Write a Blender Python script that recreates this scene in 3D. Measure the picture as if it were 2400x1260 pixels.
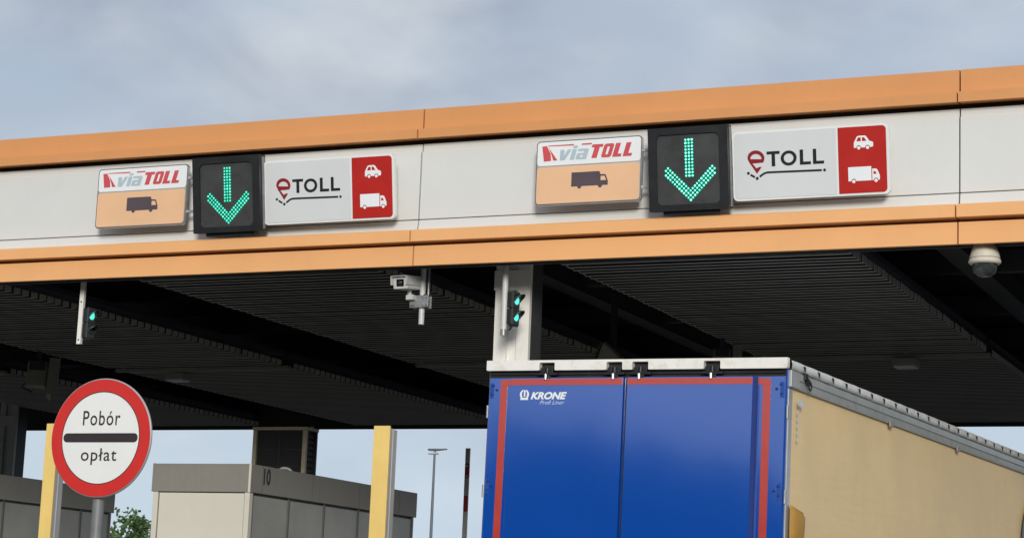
import bpy, bmesh, math, random
from mathutils import Vector, Matrix
for o in list(bpy.data.objects): bpy.data.objects.remove(o)
scene = bpy.context.scene
COL = scene.collection
R = math.radians
rnd = random.Random(7)

# ------------------------------------------------------------------ camera
cam_d = bpy.data.cameras.new('camera'); cam = bpy.data.objects.new('camera', cam_d); COL.objects.link(cam)
cam_d.sensor_width = 36; cam_d.lens = 4837.3 / 2400 * 36; cam_d.clip_start = .1; cam_d.clip_end = 3000
_p, _r, _y = R(10.09), R(2.295), R(24.067)
fw = Vector((-math.sin(_y)*math.cos(_p), math.cos(_y)*math.cos(_p), math.sin(_p)))
rt = Vector((math.cos(_y), math.sin(_y), 0)); up = rt.cross(fw)
r2 = math.cos(_r)*rt + math.sin(_r)*up; u2 = -math.sin(_r)*rt + math.cos(_r)*up
M = Matrix((r2, u2, -fw)).transposed().to_4x4(); M.translation = (0, 0, 1.85)
cam.matrix_world = M
scene.camera = cam

# ------------------------------------------------------------------ sky
SUN = Vector((.42, -.88, .23)).normalized()
SKY_GAIN = 1.06
w = bpy.data.worlds.new('World'); scene.world = w; w.use_nodes = True
nt = w.node_tree; nt.nodes.clear()
def N(t, **k):
    n = nt.nodes.new(t)
    for a, b in k.items(): setattr(n, a, b)
    return n
def L(a, b): nt.links.new(a, b)
out = N('ShaderNodeOutputWorld'); bg = N('ShaderNodeBackground'); bg.inputs[1].default_value = .1
sky = N('ShaderNodeTexSky', sky_type='NISHITA'); sky.sun_disc = False
sky.sun_elevation = math.asin(SUN.z); sky.sun_rotation = math.atan2(SUN.x, SUN.y); sky.air_density = 1.0; sky.dust_density = 1.2
tc = N('ShaderNodeTexCoord'); sep = N('ShaderNodeSeparateXYZ'); L(tc.outputs['Generated'], sep.inputs[0])
za = N('ShaderNodeMath', operation='MAXIMUM'); L(sep.outputs[2], za.inputs[0]); za.inputs[1].default_value = 0
zb = N('ShaderNodeMath', operation='ADD'); L(za.outputs[0], zb.inputs[0]); zb.inputs[1].default_value = .45
dv = N('ShaderNodeVectorMath', operation='DIVIDE'); L(tc.outputs['Generated'], dv.inputs[0])
cb = N('ShaderNodeCombineXYZ'); [L(zb.outputs[0], cb.inputs[i]) for i in range(3)]; L(cb.outputs[0], dv.inputs[1])
n1 = N('ShaderNodeTexNoise'); n1.inputs['Scale'].default_value = 4.6; n1.inputs['Detail'].default_value = 5; n1.inputs['Roughness'].default_value = .45; n1.inputs['Distortion'].default_value = .25
mp = N('ShaderNodeMapping'); mp.inputs['Location'].default_value = (3.1, .7, 2.2); L(dv.outputs[0], mp.inputs[0]); L(mp.outputs[0], n1.inputs['Vector'])
r1 = N('ShaderNodeValToRGB'); r1.color_ramp.elements[0].position = .30; r1.color_ramp.elements[1].position = .60; L(n1.outputs[0], r1.inputs[0])
n2 = N('ShaderNodeTexNoise'); n2.inputs['Scale'].default_value = 6.5; n2.inputs['Detail'].default_value = 5; n2.inputs['Roughness'].default_value = .48; n2.inputs['Distortion'].default_value = .3
mp2 = N('ShaderNodeMapping'); mp2.inputs['Location'].default_value = (9.4, 5.2, 1.2); L(dv.outputs[0], mp2.inputs[0]); L(mp2.outputs[0], n2.inputs['Vector'])
r2n = N('ShaderNodeValToRGB'); r2n.color_ramp.elements[0].position = .36; r2n.color_ramp.elements[1].position = .66
r2n.color_ramp.elements[0].color = (.355, .405, .49, 1); r2n.color_ramp.elements[1].color = (.565, .615, .675, 1); L(n2.outputs[0], r2n.inputs[0])
gain = N('ShaderNodeVectorMath', operation='SCALE'); L(r2n.outputs[0], gain.inputs[0]); gain.inputs['Scale'].default_value = 10 * SKY_GAIN
# clear gaps: Nishita blue veiled by thin high cloud
thin = N('ShaderNodeMixRGB'); thin.inputs[0].default_value = .75; L(sky.outputs[0], thin.inputs[1]); thin.inputs[2].default_value = (4.7, 5.5, 6.8, 1)
mx = N('ShaderNodeMixRGB'); L(r1.outputs[0], mx.inputs[0]); L(thin.outputs[0], mx.inputs[1]); L(gain.outputs[0], mx.inputs[2])
# thin bright air low over the horizon all round
hz = N('ShaderNodeMapRange'); L(za.outputs[0], hz.inputs[0]); hz.inputs[1].default_value = 0; hz.inputs[2].default_value = .24; hz.inputs[3].default_value = .85; hz.inputs[4].default_value = 0
mh = N('ShaderNodeMixRGB'); L(hz.outputs[0], mh.inputs[0]); L(mx.outputs[0], mh.inputs[1]); mh.inputs[2].default_value = (6.1, 7.3, 8.5, 1)
L(mh.outputs[0], bg.inputs[0]); L(bg.outputs[0], out.inputs[0])
# ------------------------------------------------------------------ sun and exposure
sd = bpy.data.lights.new('sun', 'SUN'); sd.energy = 2.5; sd.angle = R(15); sd.color = (1, .96, .89)
so = bpy.data.objects.new('sun', sd); COL.objects.link(so); so.location = (0, -20, 40)
so.rotation_euler = SUN.to_track_quat('Z', 'Y').to_euler()
scene.view_settings.view_transform = 'Standard'; scene.view_settings.look = 'None'
scene.view_settings.exposure = 0; scene.view_settings.gamma = 1; scene.view_settings.use_curve_mapping = False
scene.render.engine = 'CYCLES'

# ------------------------------------------------------------------ materials
MATS = {}
def mat(name, col, rough=.5, metal=0., var=.08, vscale=3., bump=0., bscale=40., dirt=0., dirtcol=(.12, .10, .08), streak=0., coat=0., ior=1.5, emit=0., bstr=None):
    """Principled material with cloudy colour variation, blotchy dirt, vertical run-off streaks and relief."""
    m = bpy.data.materials.new(name); m.use_nodes = True; t = m.node_tree; b = t.nodes['Principled BSDF']
    def nn(ty, **k):
        n = t.nodes.new(ty)
        for a, v in k.items(): setattr(n, a, v)
        return n
    lk = t.links.new
    b.inputs['Roughness'].default_value = rough; b.inputs['Metallic'].default_value = metal; b.inputs['IOR'].default_value = ior
    b.inputs['Coat Weight'].default_value = coat; b.inputs['Coat Roughness'].default_value = .06
    co = nn('ShaderNodeNewGeometry').outputs['Position']
    cur = nn('ShaderNodeRGB'); cur.outputs[0].default_value = (*col, 1); cur = cur.outputs[0]
    if var:
        no = nn('ShaderNodeTexNoise'); no.inputs['Scale'].default_value = vscale; no.inputs['Detail'].default_value = 6; no.inputs['Roughness'].default_value = .6
        lk(co, no.inputs['Vector'])
        mr = nn('ShaderNodeMapRange'); mr.inputs[1].default_value = .25; mr.inputs[2].default_value = .75; mr.inputs[3].default_value = 1 - var; mr.inputs[4].default_value = 1 + var; lk(no.outputs[0], mr.inputs[0])
        sc = nn('ShaderNodeVectorMath', operation='SCALE'); lk(cur, sc.inputs[0]); lk(mr.outputs[0], sc.inputs['Scale']); cur = sc.outputs[0]
        rr = nn('ShaderNodeMapRange'); rr.inputs[3].default_value = rough*.8; rr.inputs[4].default_value = min(1, rough*1.2); lk(no.outputs[0], rr.inputs[0]); lk(rr.outputs[0], b.inputs['Roughness'])
    if dirt:
        no = nn('ShaderNodeTexNoise'); no.inputs['Scale'].default_value = vscale * 2.3; no.inputs['Detail'].default_value = 9; no.inputs['Roughness'].default_value = .68
        lk(co, no.inputs['Vector'])
        mr = nn('ShaderNodeMapRange'); mr.inputs[1].default_value = .5; mr.inputs[2].default_value = .72; mr.inputs[3].default_value = 0; mr.inputs[4].default_value = dirt; lk(no.outputs[0], mr.inputs[0])
        mi = nn('ShaderNodeMixRGB'); lk(mr.outputs[0], mi.inputs[0]); lk(cur, mi.inputs[1]); mi.inputs[2].default_value = (*dirtcol, 1); cur = mi.outputs[0]
    if streak:
        mp_ = nn('ShaderNodeMapping'); mp_.inputs['Scale'].default_value = (9, 9, .7); lk(co, mp_.inputs[0])
        no = nn('ShaderNodeTexNoise'); no.inputs['Scale'].default_value = 1.6; no.inputs['Detail'].default_value = 8; no.inputs['Roughness'].default_value = .7; lk(mp_.outputs[0], no.inputs['Vector'])
        mr = nn('ShaderNodeMapRange'); mr.inputs[1].default_value = .5; mr.inputs[2].default_value = .78; mr.inputs[3].default_value = 0; mr.inputs[4].default_value = streak; lk(no.outputs[0], mr.inputs[0])
        mi = nn('ShaderNodeMixRGB'); lk(mr.outputs[0], mi.inputs[0]); lk(cur, mi.inputs[1]); mi.inputs[2].default_value = (*dirtcol, 1); cur = mi.outputs[0]
    lk(cur, b.inputs['Base Color'])
    if bump:
        no = nn('ShaderNodeTexNoise'); no.inputs['Scale'].default_value = bscale; no.inputs['Detail'].default_value = 5
        bco = co
        if bstr:
            bm_ = nn('ShaderNodeMapping'); bm_.inputs['Scale'].default_value = bstr; lk(co, bm_.inputs[0]); bco = bm_.outputs[0]
        lk(bco, no.inputs['Vector'])
        bu = nn('ShaderNodeBump'); bu.inputs['Strength'].default_value = bump; bu.inputs['Distance'].default_value = .02; lk(no.outputs[0], bu.inputs['Height']); lk(bu.outputs[0], b.inputs['Normal'])
    if emit:
        b.inputs['Emission Color'].default_value = (*col, 1); b.inputs['Emission Strength'].default_value = emit
    MATS[name] = m
    return m
ORANGE = mat('orange paint', (.67, .30, .105), .42, var=.05, vscale=.9, bump=.06, bscale=3, dirt=.06, dirtcol=(.34, .12, .04), streak=.05)
ORANGE2 = mat('brightened orange paint', (.84, .43, .175), .42, var=.05, vscale=.9, bump=.06, bscale=3, dirt=.06, dirtcol=(.45, .18, .06), streak=.04)  # brighter light on the lower trim put into this orange
FWHITE = mat('fascia white sheet', (.68, .685, .66), .45, var=.035, vscale=.7, bump=.07, bscale=2.2, dirt=.06, dirtcol=(.42, .40, .35), streak=.05)
BACK = mat('dark backing', (.03, .025, .02), .8)
SLAT = mat('grey slat', (.41, .40, .36), .55, var=.12, vscale=1.6)
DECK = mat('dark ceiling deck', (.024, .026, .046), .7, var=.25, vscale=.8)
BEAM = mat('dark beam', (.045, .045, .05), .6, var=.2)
ROOF = mat('roof membrane', (.25, .25, .25), .8, var=.15)
COLW = mat('column off-white paint', (.86, .84, .78), .5, var=.05, bump=.05, dirt=.12, dirtcol=(.33, .27, .2), streak=.3)
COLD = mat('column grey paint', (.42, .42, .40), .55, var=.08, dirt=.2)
SWHITE = mat('sign white film', (.80, .82, .81), .35, var=.02)
SGREY = mat('sign pale grey film', (.68, .695, .695), .35, var=.03, vscale=2)
SPEACH = mat('sign peach film', (.80, .49, .28), .4, var=.05, vscale=2.5)
SRED = mat('sign red film', (.48, .018, .012), .35, var=.06, vscale=5)
ERED = mat('logo dark red', (.26, .012, .016), .4, var=.05)
VRED = mat('faded logo red', (.60, .075, .085), .45, var=.12, vscale=9)
VBLUE = mat('faded logo blue', (.42, .52, .57), .45, var=.08, vscale=9)
SBLACK = mat('print black', (.012, .012, .013), .4, var=.1)
PLUM = mat('print plum', (.085, .06, .072), .45, var=.1)
ALU = mat('aluminium edge', (.55, .55, .54), .35, metal=.6, var=.1, dirt=.2)
GALV = mat('galvanised steel', (.33, .34, .345), .45, metal=.55, var=.2, vscale=9, bump=.1, dirt=.25)
BLACKM = mat('black housing', (.014, .014, .015), .42, var=.25, vscale=6, bump=.04)
SCREEN = mat('smoked display sheet', (.055, .056, .055), .28, var=.3, vscale=4, bump=.10, bscale=5)
LED = mat('green led', (.10, .84, .58), .4, var=0, emit=1.15)
LEDB = mat('bright green led', (.22, 1.0, .74), .4, var=0, emit=1.7)
LEDG = mat('green lens', (.0, .20, .12), .3, var=0, emit=.35)
LAMPG = mat('green signal lens', (.10, .88, .66), .3, var=0, emit=1.0)
SIGD = mat('signal door grey', (.045, .047, .05), .45, var=.15)
LAMPOFF = mat('unlit lens', (.03, .04, .035), .2, var=0)
CCTV = mat('camera casing', (.62, .62, .60), .42, var=.05, dirt=.25, streak=.2)
CREAM = mat('dome cream plastic', (.70, .65, .54), .45, var=.06, dirt=.15, streak=.2)
SMOKE = mat('smoked dome', (.035, .04, .042), .08, var=.1, ior=1.7)
GLASSB = mat('black glass', (.01, .01, .011), .08, var=0)
BLUE = mat('door blue paint', (.004, .072, .40), .085, var=.03, vscale=1.2, bump=.006, bscale=4, ior=2.35)
DARKB = mat('dark blue fold shade and rivets', (.006, .03, .19), .6, var=.1)  # painted shade beside the right door field, also the rivet colour
BLUED = mat('door frame blue', (.012, .07, .33), .3, var=.08, dirt=.12, ior=1.6)
TAPE = mat('red reflective tape', (.50, .045, .025), .2, var=.08, vscale=6, ior=2.1)
TWHITE = mat('trailer white cap', (.86, .84, .78), .45, var=.04, dirt=.35, dirtcol=(.42, .33, .24), vscale=5)
RUBBER = mat('black rubber', (.02, .019, .018), .65, var=.2, dirt=.3, dirtcol=(.09, .075, .06))
TARP = mat('grey roof tarp', (.68, .69, .68), .55, var=.16, vscale=7, bump=.3, bscale=12, dirt=.45, dirtcol=(.2, .2, .19))
RAIL = mat('grey aluminium rail', (.46, .48, .47), .4, metal=.35, var=.08, vscale=2, dirt=.25, streak=.2)
CURT = mat('ochre curtain tarpaulin', (.83, .62, .33), .48, bstr=(1, .5, 5), var=.07, vscale=1.1, bump=.22, bscale=3, dirt=.14, dirtcol=(.58, .36, .12), streak=.09)
CHROME = mat('bright steel', (.75, .75, .73), .25, metal=.8, var=.05)
TYRE = mat('tyre', (.018, .018, .018), .8, var=.15)
WPRINT = mat('white print', (.85, .87, .88), .4, var=.02)
WFADE = mat('worn white print', (.50, .60, .74), .45, var=.15, vscale=30)
YELP = mat('yellow post paint', (.84, .60, .19), .45, var=.05, bump=.05, dirt=.15, dirtcol=(.5, .32, .1), streak=.2)
GREYP = mat('light grey post side', (.42, .43, .44), .5, var=.06, streak=.15)
BAND = mat('booth roof band', (.27, .255, .225), .5, var=.05, vscale=1.5, bump=.04, dirt=.12, streak=.18)
BPANEL = mat('booth cream panel', (.70, .675, .58), .5, var=.04, vscale=1.2, bump=.05, dirt=.12, dirtcol=(.5, .47, .4), streak=.12)
BGLASS = mat('booth grey panel', (.30, .295, .265), .30, var=.22, vscale=1.2, bump=.05, bscale=2.5, dirt=.30, dirtcol=(.40, .39, .34))
BFRAME = mat('booth frame', (.10, .10, .095), .5, var=.1)
RRED = mat('ring red film', (.62, .028, .022), .3, var=.06, vscale=5)
RWHITE = mat('disc white film', (.82, .82, .79), .35, var=.03)
POLEG = mat('sign pole grey', (.20, .205, .205), .55, metal=.2, var=.2, vscale=9, dirt=.2)
CHAR = mat('charcoal bar', (.035, .025, .026), .4, var=.1)
BROWN = mat('number ink', (.02, .02, .02), .5, var=.1)
BEIGE = mat('cabinet beige frame', (.46, .41, .30), .55, var=.1, dirt=.3)
MESHD = mat('cabinet dark grille', (.016, .014, .014), .6, var=.2)
ANT = mat('antenna grey beige', (.27, .255, .215), .5, var=.12, dirt=.2)
ASPH = mat('asphalt', (.055, .055, .055), .85, var=.25, vscale=1.5, bump=.5, bscale=60, dirt=.3, dirtcol=(.03, .03, .03))
CONC = mat('island concrete', (.32, .31, .29), .8, var=.15, bump=.3, bscale=40, dirt=.3)
KERB = mat('kerb stone', (.38, .37, .35), .8, var=.15, bump=.3, bscale=50)
PAINT = mat('road paint', (.75, .75, .72), .6, var=.1, dirt=.4)
GRASS = mat('grass', (.06, .10, .025), .9, var=.35, vscale=.6, bump=.5, bscale=20)
LEAF = mat('leaf', (.055, .105, .022), .55, var=.45, vscale=1.3)
LEAF2 = mat('leaf pale', (.085, .125, .02), .55, var=.4, vscale=1.3)
BARK = mat('bark', (.11, .085, .06), .9, var=.25, bump=.5)
POLE = mat('lamp pole grey', (.11, .13, .15), .5, var=.08)
BRED = mat('barrier red', (.52, .03, .04), .4, var=.1)
BWHT = mat('barrier grey white', (.72, .72, .68), .45, var=.1, dirt=.3)

# ------------------------------------------------------------------ mesh helpers
class MB:
    def __init__(s): s.v = []; s.f = []; s.sm = []
    def add(s, vs, fs, smooth=False):
        o = len(s.v); s.v += [tuple(x) for x in vs]; s.f += [tuple(o + i for i in q) for q in fs]; s.sm += [smooth] * len(fs); return s
    def box(s, x0, x1, y0, y1, z0, z1, m=None):
        vs = [Vector(p) for p in ((x0,y0,z0),(x1,y0,z0),(x1,y1,z0),(x0,y1,z0),(x0,y0,z1),(x1,y0,z1),(x1,y1,z1),(x0,y1,z1))]
        if m is not None: vs = [m @ v for v in vs]
        return s.add(vs, ((3,2,1,0),(4,5,6,7),(0,1,5,4),(1,2,6,5),(2,3,7,6),(3,0,4,7)))
    def tube(s, pts, rad, n=12, cap=True):
        pts = [Vector(p) for p in pts]; rad = rad if isinstance(rad, (list, tuple)) else [rad] * len(pts)
        rings = []; prev = None
        for i, p in enumerate(pts):
            d = (pts[min(i+1, len(pts)-1)] - pts[max(i-1, 0)]).normalized()
            a = Vector((0,0,1)) if abs(d.z) < .9 else Vector((1,0,0))
            if prev is not None: a = prev
            x = d.cross(a).normalized(); y = x.cross(d).normalized(); prev = y
            rings.append([p + rad[i] * (math.cos(2*math.pi*k/n) * x + math.sin(2*math.pi*k/n) * y) for k in range(n)])
        vs = [v for r_ in rings for v in r_]; fs = []
        for i in range(len(pts)-1):
            for k in range(n):
                a, b = i*n+k, i*n+(k+1) % n
                fs.append((a, b, b+n, a+n))
        s.add(vs, fs, True)
        if cap:
            s.add(rings[0], [tuple(range(n-1, -1, -1))]); s.add(rings[-1], [tuple(range(n))])
        return s
    def lathe(s, prof, c=(0,0,0), n=24, axis='z', smooth=True):
        vs = []; fs = []
        for (r_, h) in prof:
            for k in range(n):
                a = 2*math.pi*k/n
                p = (r_*math.cos(a), r_*math.sin(a), h)
                if axis == 'y': p = (p[0], h, p[1])
                if axis == 'x': p = (h, p[0], p[1])
                vs.append((p[0]+c[0], p[1]+c[1], p[2]+c[2]))
        for i in range(len(prof)-1):
            for k in range(n):
                a, b = i*n+k, i*n+(k+1) % n; fs.append((a, b, b+n, a+n))
        return s.add(vs, fs, smooth)
    def prof_x(s, pts, x0, x1):
        """closed profile in (y,z) swept along x"""
        n = len(pts); vs = [(x0, y, z) for y, z in pts] + [(x1, y, z) for y, z in pts]
        fs = [(i, (i+1) % n, (i+1) % n + n, i+n) for i in range(n)] + [tuple(range(n-1, -1, -1)), tuple(range(n, 2*n))]
        return s.add(vs, fs)
    def mesh(s, name, m, bevel=0.):
        me = bpy.data.meshes.new(name); me.from_pydata(s.v, [], s.f)
        me.polygons.foreach_set('use_smooth', s.sm)
        b = bmesh.new(); b.from_mesh(me); bmesh.ops.recalc_face_normals(b, faces=b.faces)
        if bevel: bmesh.ops.bevel(b, geom=list(b.edges), offset=bevel, segments=2, affect='EDGES', profile=.6, clamp_overlap=True)
        b.to_mesh(me); b.free(); me.materials.append(m); me.update()
        return me
    def build(s, name, m, parent=None, bevel=0., loc=(0,0,0), rot=None):
        return link(name, s.mesh(name, m, bevel), parent, loc, rot)
def link(name, me, parent=None, loc=(0,0,0), rot=None):
    o = bpy.data.objects.new(name, me); COL.objects.link(o); o.location = loc
    if rot: o.rotation_euler = rot
    if parent: o.parent = parent
    return o
def tag(o, label, cat, group=None):
    o['label'] = label; o['category'] = cat
    if group: o['group'] = group
    return o
def struct(o, label=None):
    o['kind'] = 'structure'
    if label: o['label'] = label
    return o
def thing(name, label, cat, loc=(0,0,0), rot=(0,0,0), group=None):
    o = bpy.data.objects.new(name, None); COL.objects.link(o); o.location = loc; o.rotation_euler = rot; o.empty_display_size = .2
    return tag(o, label, cat, group)
def shape_mesh(name, contours, m, depth=0., z=0.):
    """filled 2-D outline(s) (nested ones become holes), drawn in x-z, facing -y; z = how far it stands proud"""
    cu = bpy.data.curves.new(name, 'CURVE'); cu.dimensions = '2D'; cu.fill_mode = 'BOTH'; cu.extrude = depth / 2
    for c in contours:
        sp = cu.splines.new('POLY'); sp.points.add(len(c)-1); sp.use_cyclic_u = True
        for p, q in zip(sp.points, c): p.co = (q[0], q[1], 0, 1)
    return _curve_to_mesh(name, cu, m, depth, z)
def _curve_to_mesh(name, cu, m, depth, z, fit=None):
    ob = bpy.data.objects.new('tmp', cu); COL.objects.link(ob)
    dg = bpy.context.evaluated_depsgraph_get(); dg.update()
    me = bpy.data.meshes.new_from_object(ob.evaluated_get(dg)); bpy.data.objects.remove(ob); bpy.data.curves.remove(cu)
    me.name = name
    if fit:
        xs = [v.co.x for v in me.vertices]; ys = [v.co.y for v in me.vertices]; a, b, c, d = fit
        x0, x1, y0, y1 = min(xs), max(xs), min(ys), max(ys)
        for v in me.vertices:
            v.co.x = a + (v.co.x-x0)/(x1-x0)*(b-a); v.co.y = c + (v.co.y-y0)/(y1-y0)*(d-c)
    for v in me.vertices: v.co = (v.co.x, -z - depth/2 - v.co.z, v.co.y)
    me.materials.clear(); me.materials.append(m)
    return me
def text_mesh(name, body, fit, m, z=0., offset=0., shear=0., depth=0., spacing=1.):
    cu = bpy.data.curves.new(name, 'FONT'); cu.body = body; cu.offset = offset; cu.shear = shear; cu.extrude = depth/2; cu.space_character = spacing; cu.resolution_u = 6
    return _curve_to_mesh(name, cu, m, depth, z, fit)
def rrect(x0, x1, z0, z1, r, n=6):
    pts = []
    for cx, cz, a0 in ((x1-r, z1-r, 0), (x0+r, z1-r, 90), (x0+r, z0+r, 180), (x1-r, z0+r, 270)):
        for k in range(n+1):
            a = R(a0 + 90*k/n); pts.append((cx + r*math.cos(a), cz + r*math.sin(a)))
    return pts
def circ(x, z, r, n=24, a0=0., a1=360.):
    full = abs(a1-a0-360) < 1e-6; k = n if full else n+1
    return [(x + r*math.cos(R(a0+(a1-a0)*i/n)), z + r*math.sin(R(a0+(a1-a0)*i/n))) for i in range(k)]
def stroke(pts, wd):
    """outline of a mitred polyline"""
    lft, rgt = [], []
    for i, p in enumerate(pts):
        a = Vector(pts[max(i-1, 0)]); b = Vector(pts[min(i+1, len(pts)-1)]); d = (b-a).normalized(); n = Vector((-d.y, d.x)) * wd/2
        lft.append((p[0]+n.x, p[1]+n.y)); rgt.append((p[0]-n.x, p[1]-n.y))
    return lft + rgt[::-1]
def xf(pts, s, ox, oz, sz=None): return [(ox + p[0]*s, oz + p[1]*(sz or s)) for p in pts]

# ------------------------------------------------------------------ ground
def sheet(x0, x1, y0, y1, z): return MB().add([(x0,y0,z),(x1,y0,z),(x1,y1,z),(x0,y1,z)], [(0,1,2,3)])
struct(sheet(-700, 700, -700, 700, -.02).build('ground', GRASS))
struct(sheet(-60, 40, -120, 160, 0).build('road', ASPH))
ISL = [-8.72 - 5.0*k for k in range(-2, 5)]
for i, x in enumerate(ISL):
    pts = circ(0, 0, .95, 16, 180, 360)
    outl = [(p[0], p[1]+12.5) for p in pts] + [(p[0], -p[1]+36) for p in reversed(pts)]
    n = len(outl); b = MB(); b.add([(x+p[0], p[1], 0) for p in outl] + [(x+p[0], p[1], .15) for p in outl], [(k, (k+1) % n, (k+1) % n+n, k+n) for k in range(n)] + [tuple(range(n, 2*n))])
    isl = struct(b.build('traffic_island', CONC))
    kr = [(p[0]*1.0, p[1]) for p in outl]; inn = [(p[0]*.84, p[1] + (.15 if p[1] < 20 else -.15)) for p in outl]
    b = MB(); b.add([(x+p[0]*1.004, p[1], .0) for p in kr] + [(x+p[0]*1.004, p[1], .156) for p in kr] + [(x+p[0], p[1], .156) for p in inn], [(k, (k+1) % n, (k+1) % n+n, k+n) for k in range(n)] + [(k+n, (k+1) % n+n, (k+1) % n+2*n, k+2*n) for k in range(n)])
    b.build('kerb', KERB, isl)
for k, x in enumerate(ISL):
    for j in range(6):
        struct(sheet(x-.07, x+.07, -30+j*7, -26+j*7, .004).build('lane_marking', PAINT))

# ------------------------------------------------------------------ canopy
YF = 18.0; SX = -9.07; BAY = 5.365
X0, X1 = SX - 4*BAY, SX + 3*BAY; YB = 33.1
can = thing('toll_canopy', 'wide toll plaza canopy with orange and white fascia and dark slatted underside', 'canopy', ((X0+X1)/2, YF, 0))
cl = (-can.location.x, -can.location.y, 0)
def cpart(name, mb, m, bevel=0): return mb.build(name, m, can, bevel, loc=cl)
G = .007
for k in range(7):
    a, b = X0 + k*BAY + G, X0 + (k+1)*BAY - G
    j = rnd.uniform(-.004, .004)
    cpart('upper_trim_panel', MB().prof_x([(18.0+j, 6.78), (18.0+j, 7.025), (18.12, 7.045), (18.12, 6.78)], a, b), ORANGE)
    cpart('upper_trim_lip', MB().prof_x([(17.865+j, 6.692), (17.865+j, 6.786), (18.0, 6.80), (18.11, 6.80), (18.11, 6.72), (17.90, 6.70)], a+.004, b+.004), ORANGE)
    cpart('white_head_strip', MB().prof_x([(18.012, 6.585), (18.012, 6.664), (18.05, 6.664), (18.05, 6.585)], a, b), FWHITE)
    cpart('white_panel', MB().prof_x([(17.985+j, 5.893), (17.985+j, 6.582), (18.04, 6.582), (18.04, 5.893)], a, b), FWHITE, .004)
    cpart('white_foot_strip', MB().prof_x([(17.965, 5.74), (17.99, 5.884), (18.04, 5.884), (18.04, 5.74)], a, b), FWHITE)
    cpart('lower_trim_lip', MB().prof_x([(17.815, 5.637), (17.815, 5.742), (17.83, 5.757), (17.99, 5.757), (17.99, 5.637)], a, b), ORANGE2)
    cpart('lower_trim_panel', MB().prof_x([(17.90, 5.41), (17.90, 5.607), (17.985, 5.607), (17.985, 5.44), (17.985, 5.425), (17.95, 5.41)], a+.003, b+.003), ORANGE2)
cpart('fascia_backing', MB().box(X0, X1, 18.125, 18.2, 5.46, 7.0).box(X0, X1, 18.055, 18.124, 5.46, 6.77), BACK)
cpart('soffit_trim', MB().box(X0, X1, 18.122, 18.16, 5.424, 5.458), BEAM)
cpart('roof', MB().box(X0, X1, 18.21, YB-.05, 6.75, 6.95), ROOF)
cpart('rear_fascia', MB().box(X0, X1, YB-.02, YB, 5.45, 7.0), ORANGE)
cpart('rear_backing', MB().box(X0, X1, YB-.05, YB-.022, 5.445, 6.9), BACK)
for xa, xb in ((X0-.05, X0-.005), (X1+.005, X1+.05)): cpart('end_fascia', MB().box(xa, xb, YF, YB, 5.43, 7.0), ORANGE)
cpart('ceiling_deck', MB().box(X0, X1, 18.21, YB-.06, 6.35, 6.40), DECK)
STR = [-4.85 - 4.95*k for k in range(-2, 4)]      # right edge of each slatted strip
SW = 2.93; PITCH = .158
def slat_geo(b, x0, x1, y, z):
    # inverted T: thin lower flange in grey, upstand above coloured dark to deepen its shade, grey end caps
    b.box(x0, x1, y-.017, y+.017, z, z+.007); b.box(x0, x0+.006, y-.06, y+.06, z+.0075, z+.075); b.box(x1-.006, x1, y-.06, y+.06, z+.0075, z+.075)
    b.box(x0+.007, x1-.007, y-.004, y+.004, z+.0075, z+.085)
    return b
def slat_mesh(b, name):
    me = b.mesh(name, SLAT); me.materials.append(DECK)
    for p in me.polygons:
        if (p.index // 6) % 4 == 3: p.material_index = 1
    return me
sl_me = slat_mesh(slat_geo(MB(), -SW/2, SW/2, 0, 0), 'slat')
rest = MB()
for k, xr in enumerate(STR):
    xc = xr - SW/2
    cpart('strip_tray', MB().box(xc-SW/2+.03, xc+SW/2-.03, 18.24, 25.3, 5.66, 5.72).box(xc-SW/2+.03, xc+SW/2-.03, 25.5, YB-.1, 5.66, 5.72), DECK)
    i = 0; y = 18.32
    while y < YB-.15:
        if y > 25.25 and y < 25.55: y += PITCH; continue
        if y < 25.3 and k >= 2:
            o = link('slat', sl_me, can, (cl[0]+xc+rnd.uniform(-.008, .008), cl[1]+y+rnd.uniform(-.004, .004), 5.50+rnd.uniform(-.002, .002)), (0, rnd.uniform(-.0006, .0006), 0))
        else: slat_geo(rest, xc-SW/2, xc+SW/2, y, 5.50)
        y += PITCH
    for e in (xc-SW/2+.35, xc+SW/2-.35): cpart('slat_hanger', MB().box(e-.02, e+.02, 18.24, YB-.1, 5.60, 5.645), BEAM)
    cpart('cable_tray', MB().box(xc-SW/2, xc+SW/2, 25.36, 25.44, 5.47, 5.52), ANT)
o = link('slat_rows', slat_mesh(rest, 'slat_rows'), can, cl); o['kind'] = 'stuff'
for k, xr in enumerate(STR):
    xg = xr + (4.95-SW)/2
    for e, wd in ((-.62, .16), (.55, .10)): cpart('ceiling_beam', MB().box(xg+e-wd/2, xg+e+wd/2, 18.22, YB-.1, 6.02, 6.30).box(xg+e-wd/2-.05, xg+e+wd/2+.05, 18.22, YB-.1, 5.995, 6.018), BEAM)
for y in (20.4, 23.0, 25.9, 28.6, 31.2): cpart('cross_beam', MB().box(X0, X1, y-.07, y+.07, 6.08, 6.32), BEAM)
def column(x, y, m, z1=5.9):
    c = cpart('column', MB().box(x-.188, x+.188, y+.061, y+.33, .16, z1), BEAM, .004)  # body coloured dark so the column side looks shaded
    for a, b in ((-.19, -.06), (.055, .19)): cpart('column_flange', MB().box(x+a, x+b, y, y+.06, .16, z1), m, .006)
    cpart('column_web', MB().box(x-.058, x+.053, y+.046, y+.0595, .16, z1-.14), m)
    cpart('head_plate', MB().box(x-.2, x+.2, y-.012, y-.002, z1-.62, z1-.42), COLD if m is COLD else COLW)
    cpart('base_plate', MB().box(x-.3, x+.3, y-.15, y+.42, .155, .18), GALV)
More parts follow.
